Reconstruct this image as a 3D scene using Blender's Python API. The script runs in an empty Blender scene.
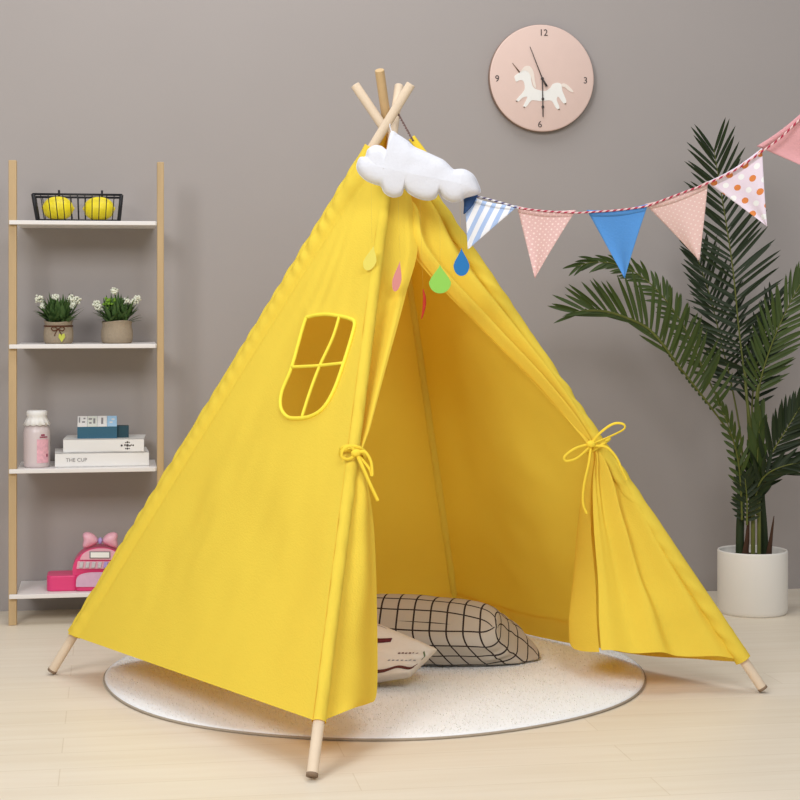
import bpy, bmesh, math, random
from mathutils import Vector, Matrix, noise
R = random.Random(7)
C = bpy.context.scene.collection
sc = bpy.context.scene
TH = math.atan(0.165)
F = 1740.0; H = 0.9; HY = 300.0
cs, sn = math.cos(TH), math.sin(TH)

# ---------- measuring helpers: camera ray -> point in the room ----------
def P(px, py, Z):
    X = (px - 400) / F * Z
    return Vector((X * cs + Z * sn, -X * sn + Z * cs, H - (py - HY) / F * Z))
def ray(px, py):
    return P(px, py, 1.0) - Vector((0, 0, H))
CAM = Vector((0, 0, H))
def on_floor(px, py, z=0.0):
    return P(px, py, (H - z) * F / (py - HY))
def on_y(px, py, Y):
    d = ray(px, py); return CAM + d * (Y / d.y)
def on_plane(px, py, p0, n, dz=0.0):
    d = ray(px, py); t = (p0 - CAM).dot(n) / d.dot(n)
    return CAM + d * (t + dz)
def proj(p):
    q = p - CAM; Z = q.x * sn + q.y * cs; X = q.x * cs - q.y * sn
    return 400 + X / Z * F, HY - q.z / Z * F
def lerp(a, b, t): return a + (b - a) * t
def smooth(t): t = max(0, min(1, t)); return t * t * (3 - 2 * t)

def catmull(pts, n, closed=False):
    out = []; m = len(pts); segs = m if closed else m - 1
    for i in range(segs):
        if closed: p = [pts[(i + k - 1) % m] for k in range(4)]
        else: p = [pts[max(0, min(m - 1, i + k - 1))] for k in range(4)]
        for j in range(n):
            t = j / n
            out.append(0.5 * ((2 * p[1]) + (p[2] - p[0]) * t + (2 * p[0] - 5 * p[1] + 4 * p[2] - p[3]) * t * t + (3 * p[1] - p[0] - 3 * p[2] + p[3]) * t ** 3))
    if not closed: out.append(pts[-1].copy())
    return out

# ---------- materials ----------
def mk(name, col, rough=0.6, noise_amt=0.0, nscale=20.0, bump=0.0, bscale=200.0, stretch=None, metal=0.0, transl=0.0, spec=0.3, sheen=0.0, tcol=None):
    m = bpy.data.materials.new(name); m.use_nodes = True
    nt = m.node_tree; N = nt.nodes; L = nt.links
    b = N['Principled BSDF']
    b.inputs['Base Color'].default_value = (*col, 1); b.inputs['Roughness'].default_value = rough
    b.inputs['Metallic'].default_value = metal; b.inputs['Specular IOR Level'].default_value = spec
    if sheen: b.inputs['Sheen Weight'].default_value = sheen
    tc = N.new('ShaderNodeTexCoord'); mp = N.new('ShaderNodeMapping'); L.new(tc.outputs['Object'], mp.inputs[0])
    if stretch: mp.inputs['Scale'].default_value = stretch
    out = None
    if noise_amt:
        n = N.new('ShaderNodeTexNoise'); n.inputs['Scale'].default_value = nscale; n.inputs['Detail'].default_value = 5
        L.new(mp.outputs[0], n.inputs['Vector'])
        mx = N.new('ShaderNodeMixRGB'); mx.inputs[1].default_value = (*[c * (1 - noise_amt) for c in col], 1)
        mx.inputs[2].default_value = (*[min(1, c * (1 + noise_amt)) for c in col], 1)
        L.new(n.outputs['Fac'], mx.inputs[0]); L.new(mx.outputs[0], b.inputs['Base Color']); out = mx
    if bump:
        n2 = N.new('ShaderNodeTexNoise'); n2.inputs['Scale'].default_value = bscale; n2.inputs['Detail'].default_value = 3
        L.new(mp.outputs[0], n2.inputs['Vector'])
        bp = N.new('ShaderNodeBump'); bp.inputs['Strength'].default_value = bump; bp.inputs['Distance'].default_value = 0.004
        L.new(n2.outputs['Fac'], bp.inputs['Height']); L.new(bp.outputs[0], b.inputs['Normal'])
    if transl:
        tr = N.new('ShaderNodeBsdfTranslucent'); tr.inputs[0].default_value = (*col, 1)
        if out and not tcol: L.new(out.outputs[0], tr.inputs[0])
        if tcol: tr.inputs[0].default_value = (*tcol, 1)
        ms = N.new('ShaderNodeMixShader'); ms.inputs[0].default_value = transl
        L.new(b.outputs[0], ms.inputs[1]); L.new(tr.outputs[0], ms.inputs[2])
        L.new(ms.outputs[0], N['Material Output'].inputs[0])
    return m

def math_node(N, L, op, a, b=None):
    n = N.new('ShaderNodeMath'); n.operation = op
    for i, v in enumerate((a, b)):
        if v is None: continue
        if isinstance(v, (int, float)): n.inputs[i].default_value = v
        else: L.new(v, n.inputs[i])
    return n.outputs[0]

def uvmat(name, col, pats, rough=0.8, bump=0.15, transl=0.0):
    """pats: list of (kind, params, colour) painted over col in UV space"""
    m = mk(name, col, rough, bump=bump, bscale=400)
    nt = m.node_tree; N = nt.nodes; L = nt.links; b = N['Principled BSDF']
    uv = N.new('ShaderNodeUVMap'); sp = N.new('ShaderNodeSeparateXYZ'); L.new(uv.outputs[0], sp.inputs[0])
    U, V = sp.outputs[0], sp.outputs[1]
    cur = None
    for kind, pr, c in pats:
        if kind == 'stripe':
            s = math_node(N, L, 'MULTIPLY', U, pr[0]); s = math_node(N, L, 'ADD', s, math_node(N, L, 'MULTIPLY', V, pr[2])); s = math_node(N, L, 'FRACT', s)
            mask = math_node(N, L, 'LESS_THAN', s, pr[1])
        elif kind == 'grid':
            ms = []
            for q in (U, V):
                s = math_node(N, L, 'FRACT', math_node(N, L, 'MULTIPLY', q, pr[0])); ms.append(math_node(N, L, 'LESS_THAN', s, pr[1]))
            mask = math_node(N, L, 'MAXIMUM', ms[0], ms[1])
        elif kind == 'dots':
            # pr: n, radius, offu, offv
            us = math_node(N, L, 'ADD', math_node(N, L, 'MULTIPLY', U, pr[0]), pr[2])
            vs = math_node(N, L, 'ADD', math_node(N, L, 'MULTIPLY', V, pr[0]), pr[3])
            du = math_node(N, L, 'SUBTRACT', math_node(N, L, 'FRACT', us), 0.5); dv = math_node(N, L, 'SUBTRACT', math_node(N, L, 'FRACT', vs), 0.5)
            d2 = math_node(N, L, 'ADD', math_node(N, L, 'MULTIPLY', du, du), math_node(N, L, 'MULTIPLY', dv, dv))
            mask = math_node(N, L, 'LESS_THAN', d2, pr[1] ** 2)
        mx = N.new('ShaderNodeMixRGB'); L.new(mask, mx.inputs[0])
        if cur: L.new(cur, mx.inputs[1])
        else: mx.inputs[1].default_value = (*col, 1)
        mx.inputs[2].default_value = (*c, 1); cur = mx.outputs[0]
    if cur: L.new(cur, b.inputs['Base Color'])
    return m

M = {}
M['wall'] = mk('wall_paint', (.385, .352, .342), .9, .03, 3, .05, 60, spec=.15)
M['cloth'] = mk('yellow_canvas', (.96, .775, .095), .9, .03, 9, .25, 260, transl=.27, spec=.04, tcol=(.86, .29, .0))
M['ribbon'] = mk('yellow_ribbon', (.90, .66, .06), .85, .05, 30, .2, 300, spec=.1)
M['trim'] = mk('window_trim', (.93, .78, .07), .7, .03, 30, spec=.1)
M['pole'] = mk('pale_pine', (.74, .60, .45), .6, .10, 8, .1, 60, (6, 6, 1), spec=.2)
M['polewarm'] = mk('warm_pine', (.60, .42, .22), .6, .14, 8, .1, 60, (6, 6, 1), spec=.2)
M['poleend'] = mk('worn_pole_end', (.25, .17, .11), .8)
M['shelfwood'] = mk('shelf_pine', (.52, .37, .20), .5, .14, 10, .05, 60, (5, 5, .6), spec=.3)
M['board'] = mk('white_board', (.80, .77, .76), .45, .01, 5, spec=.3)
M['white'] = mk('white_cotton', (.72, .73, .79), .9, .02, 20, .3, 150, spec=.1)
M['ceramic'] = mk('white_ceramic', (.80, .77, .72), .4, .02, 4, .05, 20, spec=.35)
M['soil'] = mk('dark_soil', (.06, .045, .03), .95, .3, 60, .6, 120)
M['black'] = mk('black_metal', (.015, .015, .018), .45, .05, 30)
M['lemon'] = mk('lemon_skin', (.88, .72, .02), .45, .06, 14, .3, 90, spec=.4)
M['burlap'] = mk('burlap', (.37, .30, .22), .95, .12, 120, .6, 260, spec=.05)
M['twine'] = mk('brown_twine', (.10, .035, .015), .9, .1, 100)
M['tag'] = mk('yellow_green_tag', (.50, .52, .08), .7, .2, 60)
M['leaf'] = mk('leaf_green', (.065, .13, .035), .6, .4, 40)
M['leaflight'] = mk('leaf_light_green', (.17, .33, .03), .6, .3, 60)
M['petal'] = mk('white_petal', (.80, .82, .70), .8, .06, 90)
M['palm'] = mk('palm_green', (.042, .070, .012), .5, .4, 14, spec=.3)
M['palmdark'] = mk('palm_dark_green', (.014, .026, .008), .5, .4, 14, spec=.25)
M['rachis'] = mk('palm_stem', (.11, .125, .025), .5, .3, 20)
M['trunk'] = mk('palm_trunk', (.022, .038, .012), .7, .4, 20)
M['sheath'] = mk('brown_sheath', (.07, .033, .018), .8, .3, 30)
M['clock'] = mk('clock_pink', (.74, .56, .50), .65, .03, 30, spec=.2)
M['clockrim'] = mk('clock_rim', (.34, .23, .18), .6, .05, 30)
M['ink'] = mk('dark_ink', (.06, .05, .05), .7)
M['inkgrey'] = mk('grey_ink', (.25, .24, .25), .7)
M['unicorn'] = mk('unicorn_white', (.86, .85, .82), .6, .03, 60)
M['mane'] = mk('mane_cream', (.84, .75, .68), .6)
M['horn'] = mk('horn_brown', (.20, .13, .09), .6)
M['book'] = mk('white_book', (.80, .79, .78), .5, .01, 20)
M['page'] = mk('book_pages', (.50, .47, .45), .8, .1, 90)
M['teal'] = mk('teal_box', (.035, .125, .20), .6, .05, 30)
M['tealside'] = mk('dark_teal', (.02, .065, .09), .6, .05, 30)
M['lightblue'] = mk('light_blue_card', (.36, .58, .80), .6)
M['cream'] = mk('cream_card', (.72, .74, .68), .6)
M['bottle'] = mk('frosted_bottle', (.66, .57, .58), .3, .02, 10, spec=.5)
M['lid'] = mk('white_lid', (.84, .83, .82), .6, .02, 30, .2, 120)
M['pinklabel'] = mk('pink_label', (.78, .42, .50), .6, .3, 130)
M['darkpink'] = mk('dark_pink', (.32, .06, .12), .6)
M['hotpink'] = mk('hot_pink_plastic', (.75, .05, .20), .35, .04, 10, spec=.5)
M['pink'] = mk('pink_plastic', (.80, .42, .52), .35, .03, 10, spec=.5)
M['lilac'] = mk('lilac_plastic', (.66, .42, .58), .4, .1, 60, spec=.4)
M['silver'] = mk('silver_button', (.62, .60, .64), .3, .05, 40, metal=.2)
M['purple'] = mk('purple_button', (.42, .33, .70), .35)
M['screen'] = mk('white_screen', (.88, .88, .86), .25)
M['rug'] = mk('white_fur', (.90, .91, .92), .95, .02, 40, spec=.0)
M['tuft'] = mk('white_fur_tufts', (.94, .94, .93), .95, spec=.0, transl=.5)
M['rugback'] = mk('rug_backing', (.42, .35, .27), .9, .1, 60)
M['grid'] = uvmat('grid_fabric', (.50, .45, .38), [('grid', (1.0, .11), (.035, .025, .022))], .95)
M['creamfab'] = mk('cream_fabric', (.74, .66, .56), .9, .03, 40, .3, 200, spec=.05)
M['maroon'] = mk('maroon_print', (.115, .014, .018), .8)
M['brownprint'] = mk('brown_print', (.12, .03, .02), .8)
M['greenprint'] = mk('green_print', (.12, .16, .06), .8)
M['stripe'] = uvmat('blue_striped_cotton', (.84, .85, .90), [('stripe', (5.6, .46, 0), (.40, .53, .80))])
M['navy'] = mk('navy_cotton', (.035, .09, .24), .8, bump=.2)
M['pinkdot'] = uvmat('pink_eyelet_cotton', (.72, .47, .45), [('dots', (10, .17, 0, 0), (.86, .68, .64)), ('dots', (10, .11, .5, .5), (.86, .66, .62))])
M['blue'] = mk('bright_blue_cotton', (.085, .28, .66), .8, .02, 30, bump=.2)
M['beigedot'] = uvmat('beige_pink_cotton', (.72, .50, .47), [('dots', (10, .10, .2, .1), (.84, .72, .68)), ('dots', (10, .13, .7, .6), (.80, .64, .60))])
M['lilacdot'] = uvmat('lilac_dotted_cotton', (.80, .70, .82), [('dots', (3.5, .20, .15, .25), (.72, .24, .07)), ('dots', (3.5, .18, .65, .75), (.88, .90, .92))])
M['rose'] = mk('rose_cotton', (.70, .36, .39), .8, .02, 30, bump=.2)
M['cord'] = uvmat('red_white_twisted_cord', (.74, .52, .52), [('stripe', (1.0, .5, 1.0), (.42, .03, .07))])
M['cordw'] = uvmat('blue_white_twisted_cord', (.82, .80, .82), [('stripe', (1.0, .5, 1.0), (.10, .08, .20))])
M['dyellow'] = mk('felt_yellow', (.76, .66, .13), .9)
M['dpink'] = mk('felt_pink', (.66, .26, .24), .9)
M['dgreen'] = mk('felt_green', (.28, .60, .10), .9)
M['dblue'] = mk('felt_blue', (.025, .18, .46), .9)
M['dred'] = mk('felt_red', (.50, .04, .02), .9)
M['thread'] = mk('clear_thread', (.62, .42, .08), .5)
M['twist'] = mk('dark_twisted_string', (.20, .13, .12), .9, .6, 160)

# floor: pale wood strips running along the back wall
def floor_mat():
    m = mk('pale_floor_boards', (.74, .64, .50), .42, spec=.25)
    nt = m.node_tree; N = nt.nodes; L = nt.links; b = N['Principled BSDF']
    tc = N.new('ShaderNodeTexCoord')
    br = N.new('ShaderNodeTexBrick'); br.inputs['Scale'].default_value = 1
    br.inputs['Color1'].default_value = (.78, .70, .575, 1); br.inputs['Color2'].default_value = (.81, .73, .61, 1)
    br.inputs['Mortar'].default_value = (.70, .61, .48, 1); br.inputs['Mortar Size'].default_value = .0012
    br.inputs['Brick Width'].default_value = 1.1; br.inputs['Row Height'].default_value = .12
    L.new(tc.outputs['Object'], br.inputs['Vector'])
    mp = N.new('ShaderNodeMapping'); mp.inputs['Scale'].default_value = (1.2, 14, 1); L.new(tc.outputs['Object'], mp.inputs[0])
    n = N.new('ShaderNodeTexNoise'); n.inputs['Scale'].default_value = 2.5; n.inputs['Detail'].default_value = 7; L.new(mp.outputs[0], n.inputs['Vector'])
    mx = N.new('ShaderNodeMixRGB'); mx.blend_type = 'MULTIPLY'; mx.inputs[0].default_value = .30
    cr = N.new('ShaderNodeValToRGB'); cr.color_ramp.elements[0].color = (.84, .77, .68, 1); cr.color_ramp.elements[0].position = .3
    cr.color_ramp.elements[1].color = (1, 1, 1, 1); cr.color_ramp.elements[1].position = .65
    L.new(n.outputs['Fac'], cr.inputs[0]); L.new(br.outputs['Color'], mx.inputs[1]); L.new(cr.outputs[0], mx.inputs[2]); L.new(mx.outputs[0], b.inputs['Base Color'])
    return m
M['floor'] = floor_mat()

# ---------- object helpers ----------
def wloc(o):
    v = Vector((0, 0, 0))
    while o: v += o.location; o = o.parent
    return v
def thing(name, loc, label, cat, group=None):
    o = bpy.data.objects.new(name, None); o.empty_display_size = .05; C.objects.link(o)
    o.location = loc; o['label'] = label; o['category'] = cat
    if group: o['group'] = group
    return o

class MB:
    def __init__(s): s.v = []; s.f = []; s.uv = []; s.m = []
    def add(s, verts, faces, uvs=None):
        n = len(s.v); s.v += [Vector(v) for v in verts]; s.f += [[i + n for i in f] for f in faces]
        s.uv += (uvs if uvs else [(v[0], v[1]) for v in verts]); return s
    def box(s, c, sz, rz=0, M4=None):
        hx, hy, hz = sz[0] / 2, sz[1] / 2, sz[2] / 2
        mat = M4 if M4 else Matrix.Translation(c) @ Matrix.Rotation(rz, 4, 'Z')
        vs = [mat @ Vector((x, y, z)) for x in (-hx, hx) for y in (-hy, hy) for z in (-hz, hz)]
        return s.add(vs, [(0, 1, 3, 2), (4, 6, 7, 5), (0, 4, 5, 1), (2, 3, 7, 6), (0, 2, 6, 4), (1, 5, 7, 3)])
    def tube(s, pts, r, seg=10, flat=1.0, cap=True, upref=None):
        n = len(pts); vs = []; uv = []; up = Vector(upref) if upref else None; L = 0
        for i, p in enumerate(pts):
            t = (pts[min(i + 1, n - 1)] - pts[max(i - 1, 0)]).normalized()
            if up is None: up = Vector((0, 0, 1)) if abs(t.z) < .9 else Vector((1, 0, 0))
            a = (up - t * up.dot(t)).normalized(); up = a; b = t.cross(a)
            rr = r(i / (n - 1)) if callable(r) else r
            if i: L += (p - pts[i - 1]).length
            for k in range(seg):
                an = 2 * math.pi * k / seg; vs.append(p + a * math.cos(an) * rr + b * math.sin(an) * rr * flat)
                uv.append((L / .018, k / seg))
        fs = []
        for i in range(n - 1):
            for k in range(seg):
                k2 = (k + 1) % seg; fs.append((i * seg + k, i * seg + k2, (i + 1) * seg + k2, (i + 1) * seg + k))
        if cap: fs += [tuple(range(seg))[::-1], tuple((n - 1) * seg + k for k in range(seg))]
        return s.add(vs, fs, uv)
    def grid(s, rows, uvrows=None, close=False):
        n = len(rows); m = len(rows[0]); vs = [p for r in rows for p in r]
        uv = [u for r in uvrows for u in r] if uvrows else [(j / (m - 1), i / (n - 1)) for i in range(n) for j in range(m)]
        fs = [(i * m + j, i * m + (j + 1) % m, (i + 1) * m + (j + 1) % m, (i + 1) * m + j) for i in range(n - 1) for j in range(m if close else m - 1)]
        return s.add(vs, fs, uv)
    def lathe(s, c, prof, seg=32, axis=None, sq=None):
        rows = []
        for r, z in prof:
            rows.append([Vector((r * math.cos(2 * math.pi * k / seg), r * math.sin(2 * math.pi * k / seg), z)) for k in range(seg)])
        mt = Matrix.Translation(c) @ (axis if axis else Matrix.Identity(4))
        return s.grid([[mt @ p for p in r] for r in rows], close=True)
    def ball(s, c, r, sx=1, sy=1, sz=1, seg=12, rot=None):
        rows = []
        for i in range(seg // 2 + 1):
            a = math.pi * i / (seg // 2)
            rw = []
            for k in range(seg):
                b = 2 * math.pi * k / seg; q = Vector((math.sin(a) * math.cos(b) * sx, math.sin(a) * math.sin(b) * sy, math.cos(a) * sz)) * r
                rw.append(Vector(c) + ((rot @ q) if rot else q))
            rows.append(rw)
        return s.grid(rows, close=True)
    def poly(s, pts, th, nrm):
        """extruded polygon; pts world, centred thickness th along nrm"""
        n = len(pts); a = [p + nrm * th / 2 for p in pts]; b = [p - nrm * th / 2 for p in pts]
        fs = [tuple(range(n)), tuple(range(2 * n - 1, n - 1, -1))] + [(i, n + i, n + (i + 1) % n, (i + 1) % n) for i in range(n)]
        return s.add(a + b, fs)
    def build(s, name, mat, parent=None, smooth_=True, solid=0, bevel=0, kind=None, label=None, sub=0, tri=False, merge=0):
        me = bpy.data.meshes.new(name)
        off = wloc(parent) if parent else Vector((0, 0, 0))
        if not parent: # origin at base centre
            lo = Vector([min(v[i] for v in s.v) for i in range(3)]); hi = Vector([max(v[i] for v in s.v) for i in range(3)])
            off = Vector(((lo.x + hi.x) / 2, (lo.y + hi.y) / 2, lo.z))
        me.from_pydata([v - off for v in s.v], [], s.f)
        uvl = me.uv_layers.new(name='UVMap')
        for lp in me.loops: uvl.data[lp.index].uv = s.uv[lp.vertex_index]
        bm = bmesh.new(); bm.from_mesh(me)
        if merge: bmesh.ops.remove_doubles(bm, verts=bm.verts, dist=merge)
        if tri: bmesh.ops.triangulate(bm, faces=[f for f in bm.faces if len(f.verts) > 4])
        if not solid or True: bmesh.ops.recalc_face_normals(bm, faces=bm.faces)
        bm.to_mesh(me); bm.free()
        for p in me.polygons: p.use_smooth = smooth_
        me.materials.append(mat)
        o = bpy.data.objects.new(name, me); C.objects.link(o)
        if parent: o.parent = parent
        else: o.location = off
        if solid:
            q = o.modifiers.new('thick', 'SOLIDIFY'); q.thickness = solid; q.offset = 0
        if bevel:
            q = o.modifiers.new('bev', 'BEVEL'); q.width = bevel; q.segments = 3; q.limit_method = 'ANGLE'; q.angle_limit = math.radians(40)
            w = o.modifiers.new('wn', 'WEIGHTED_NORMAL')
        if sub:
            q = o.modifiers.new('sub', 'SUBSURF'); q.levels = sub; q.render_levels = sub
        if kind: o['kind'] = kind
        if label: o['label'] = label
        return o
def tag(o, label, cat, group=None):
    o['label'] = label; o['category'] = cat
    if group: o['group'] = group
    return o

def text_mb(txt, mat4, size, ext=.0006, align='CENTER'):
    cu = bpy.data.curves.new('t', 'FONT'); cu.body = txt; cu.size = size; cu.extrude = ext; cu.align_x = align; cu.align_y = 'CENTER'; cu.resolution_u = 3
    ob = bpy.data.objects.new('t', cu); C.objects.link(ob)
    dg = bpy.context.evaluated_depsgraph_get(); me = ob.evaluated_get(dg).to_mesh()
    mb = MB(); mb.add([mat4 @ v.co for v in me.vertices], [tuple(p.vertices) for p in me.polygons])
    bpy.data.objects.remove(ob); bpy.data.curves.remove(cu)
    return mb
def facing(p, yaw=0, tilt=0):
    """matrix placing XY text upright at p facing -Y"""
    return Matrix.Translation(p) @ Matrix.Rotation(yaw, 4, 'Z') @ Matrix.Rotation(math.pi / 2 + tilt, 4, 'X')

# ---------- setting ----------
WY = 5.22 * cs
b = MB(); b.box((1.0, WY - 3.0 + .05, -.05), (9.0, 6.1, .1)); o = b.build('floor', M['floor'], None, False, kind='structure')
b = MB(); b.box((1.0, WY + .05, 1.5), (9.0, .1, 3.0)); b.build('wall_back', M['wall'], None, False, kind='structure')

# ---------- tent ----------
ftA, ftB, ftC = on_floor(52, 671, .009), on_floor(312, 776, .009), on_floor(763, 689, .009)
ftD = on_floor(458, 617, .009)
PO = {'A': (ftA, P(411, 84, 4.05)), 'B': (ftB, P(399, 86, 4.17)), 'C': (ftC, P(355, 85, 4.12)), 'D': (ftD, P(379.5, 70, 4.087))}
def pole_at(k, py):
    a, c = PO[k]; lo, hi = 0.0, 1.0
    for _ in range(40):
        m = (lo + hi) / 2
        if proj(lerp(a, c, m))[1] > py: lo = m
        else: hi = m
    return lerp(a, c, (lo + hi) / 2)
ctr = (ftA + ftB + ftC + ftD) / 4; ctr.z = 0
tent = thing('play_tent', ctr, 'yellow canvas teepee tent on four crossed wooden poles, standing over the white rug', 'tent')
for k in 'ABCD':
    a, c = PO[k]; mb = MB(); mb.tube([lerp(a, c, t / 12) for t in range(13)], .0112, 16)
    po = mb.build('pole', M['polewarm'] if k == 'D' else M['pole'], tent, bevel=.0015)
    d = (c - a).normalized(); mb = MB(); mb.tube([a - d * .001, a + d * .005], .0117, 16); mb.build('pole_tip', M['poleend'], po)

def wrinkle(p, sc_=6, seed=0):
    q = Vector((p.x * sc_ + seed, p.y * sc_, p.z * sc_)); return noise.noise(q) + .5 * noise.noise(q * 2.3 + Vector((5, 1, 7)))
topC = Vector((ctr.x, ctr.y, .6))

def panel(k1, k2, y1, y2, t1, t2, sag=.02, seed=0, rows=50, cols=44, hem=True):
    """cloth wall between two poles; y*: pixel rows of hem, t*: of top"""
    a0, a1 = pole_at(k1, y1), pole_at(k1, t1); b0, b1 = pole_at(k2, y2), pole_at(k2, t2)
    n = (b0 - a0).cross(a1 - a0).normalized()
    if n.dot(topC - (a0 + b0) / 2) < 0: n = -n      # pointing inside
    R_ = []
    for i in range(rows + 1):
        v = i / rows; row = []
        for j in range(cols + 1):
            u = j / cols; p = lerp(lerp(a0, b0, u), lerp(a1, b1, u), v)
            m = math.sin(math.pi * u) ; w = (b0 - a0).length * (1 - v)
            off = sag * m * (1 - .6 * v) + .010 * m * wrinkle(p, 5, seed) * (1 - .5 * v)
            off += .004 * m * math.sin(v * 40 + 9 * wrinkle(p, 2, seed)) * max(0, wrinkle(p, 3, seed + 9))
            p = p + n * off - Vector((0, 0, .012 * m * (1 - v) ** 8))
            row.append(p)
        R_.append(row)
    mb = MB(); mb.grid(R_)
    if hem:
        hr = []
        for q in range(3):
            hr.append([R_[q][j] + n * .004 for j in range(cols + 1)])
        mb.grid([[p + Vector((0, 0, -.003)) for p in hr[0]]] + hr[1:])
    return mb, n
mb, _ = panel('D', 'C', 609, 660, 133, 142, .03, 3); mb.build('back_panel', M['cloth'], tent)
mb, _ = panel('A', 'D', 636, 609, 131, 128, .03, 11); mb.build('back_panel', M['cloth'], tent)

# left panel with a window hole
A0, A1, B0, B1 = pole_at('A', 636), pole_at('A', 150), pole_at('B', 722), pole_at('B', 152)
nL = (B0 - A0).cross(A1 - A0).normalized()
if nL.dot(topC - A0) < 0: nL = -nL
S = nL * -.0155   # outer side of the sleeves
dB1 = (B1 - A1).dot(nL)
def corr(p):      # the two poles are skew: lift the sheet towards the front pole near the top
    v = (p.z - A0.z) / (A1.z - A0.z); l = A0 + S + (A1 - A0) * v; q = B0 + S + (B1 - B0) * v
    u = (p - l).dot(e1) / max(1e-4, (q - l).dot(e1)); return dB1 * max(0, min(1.05, u)) * max(0, v)
e1 = (B0 - A0).normalized()
def onL(px, py):
    c_ = 0
    for _ in range(4):
        p = on_plane(px, py, A0 + S + nL * c_, nL); c_ = corr(p)
    return p - nL * c_
def lift(p, h): return p + nL * (corr(p) - h)
wpts = [(305, 323), (310.5, 317), (325, 314.7), (340, 316.5), (350, 319), (355, 323), (352.5, 336), (344, 364), (334.7, 390), (324, 408), (311, 416.5), (298, 418.5), (288, 417), (281.5, 408), (282.5, 392), (292.5, 367)]
wout = catmull([onL(*q) for q in wpts], 12, True)
wc = sum(wout, Vector()) / len(wout)
e1 = (B0 - A0).normalized(); e2 = nL.cross(e1)
if e2.z < 0: e2 = -e2
quad = [A0 + S, B0 + S, B1 + S, A1 + S]
def to2(p): q = p - wc; return q.dot(e1), q.dot(e2)
q2 = [to2(p) for p in quad]
def hit(ang):
    dx, dy = math.cos(ang), math.sin(ang); best = None
    for i in range(4):
        x1, y1 = q2[i]; x2, y2 = q2[(i + 1) % 4]; ex, ey = x2 - x1, y2 - y1
        det = dx * (-ey) + ex * dy
        if abs(det) < 1e-9: continue
        t = (x1 * (-ey) + ex * y1) / det; s_ = (dx * y1 - dy * x1) / det
        if t > 0 and -1e-6 <= s_ <= 1 + 1e-6 and (best is None or t < best): best = t
    return best
w2 = [to2(p) for p in wout]
def whit(ang):
    dx, dy = math.cos(ang), math.sin(ang); best = 0
    n = len(w2)
    for i in range(n):
        x1, y1 = w2[i]; x2, y2 = w2[(i + 1) % n]; ex, ey = x2 - x1, y2 - y1; det = dx * (-ey) + ex * dy
        if abs(det) < 1e-12: continue
        t = (x1 * (-ey) + ex * y1) / det; s_ = (dx * y1 - dy * x1) / det
        if t > 0 and -1e-6 <= s_ <= 1 + 1e-6: best = max(best, t)
    return best
angs = sorted([2 * math.pi * k / 720 for k in range(720)] + [math.atan2(y, x) % (2 * math.pi) for x, y in q2])
rings = []; NR = 84
for i in range(NR + 1):
    f = i / NR; row = []
    for a in angs:
        r0, r1 = whit(a), hit(a); r = lerp(r0, r1, f ** 1.2)
        p = wc + e1 * (r * math.cos(a)) + e2 * (r * math.sin(a))
        m = math.sin(math.pi * min(1, f)) 
        st = Vector((p.x * 5, p.y * 5, p.z * 2.2))
        d1 = (p - A0 - S).cross((A1 - A0).normalized()).length; d2 = (p - B0 - S).cross((B1 - B0).normalized()).length
        m *= smooth(min(d1, d2) / .22)
        off = .012 * m * (noise.noise(st) + .4 * noise.noise(st * 3)) + .010 * m
        # long soft creases running down from the top and towards the front pole
        cz = (p - A1).normalized(); off += .004 * m * math.sin(44 * cz.dot(e1) + 5 * noise.noise(p * 2.5)) * smooth((p.z - .6) / .3) * (noise.noise(p * 4 + Vector((3, 3, 3))) + .4)
        bw = .046; along = (p - A0).dot((A1 - A0).normalized())
        if d1 < bw * 1.3:
            x = d1 / bw; wv = max(0, noise.noise(Vector((along * 4, 7, 0))) + .45)
            off -= .009 * max(0, math.sin(math.pi * min(1, x))) - .003 * math.exp(-((x - 1.05) / .12) ** 2)
            off -= .0026 * wv * math.sin(along * 170 + x * 3.2 + 5 * noise.noise(Vector((along * 9, 0, 3)))) * max(0, math.sin(math.pi * min(1, x * .95)))
        row.append(p + nL * (off + corr(p)))
    rings.append(row)
mb = MB(); mb.grid(rings, close=True)
lp = mb.build('side_panel', M['cloth'], tent)
mb = MB(); mb.tube([p - nL * (.002 - corr(p)) for p in wout + wout[:2]], .0042, 8, cap=False)
win = mb.build('window_border', M['trim'], lp, label='bright yellow piped border around the window hole')
mb = MB(); mb.tube(catmull([lift(onL(*q), .002) for q in ((340, 317), (333, 339), (320.5, 366), (311, 391), (302.5, 417.5))], 6), .0036, 8); mb.build('window_bar', M['trim'], lp)
mb = MB(); mb.tube(catmull([lift(onL(*q), .003) for q in ((293, 367.5), (308, 366.8), (320.5, 366), (344, 363.5))], 6), .0036, 8); mb.build('window_bar', M['trim'], lp)

# sleeves over the poles
def sleeve(k, y0, y1, r, seed, col='cloth', amp=1.0):
    a, c = pole_at(k, y0), pole_at(k, y1); n = 300; seg = 24
    t = (c - a).normalized(); u = Vector((1, 0, 0)); u = (u - t * u.dot(t)).normalized(); w = t.cross(u); rows = []
    for i in range(n + 1):
        p = lerp(a, c, i / n); row = []
        for q in range(seg):
            an = 2 * math.pi * q / seg; d = u * math.cos(an) + w * math.sin(an)
            tw = an * 3.0 + i * .50 + 3.5 * noise.noise(Vector((i * .03, seed, 0)))
            rr = r + amp * .0026 * math.sin(tw) * max(0, noise.noise(Vector((i * .035, an * .6, seed))) + .35) + .0012 * noise.noise(Vector((i * .1, seed, an)))
            row.append(p + d * max(.0125, rr))
        rows.append(row)
    mb = MB(); mb.grid(rows, close=True)
    o = mb.build('pole_sleeve', M[col], tent)
sleeve('A', 634, 148, .0185, 1); sleeve('B', 722, 152, .0140, 2, amp=.15); sleeve('C', 660, 142, .0185, 3); sleeve('D', 609, 134, .0135, 4, amp=.1)

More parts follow.
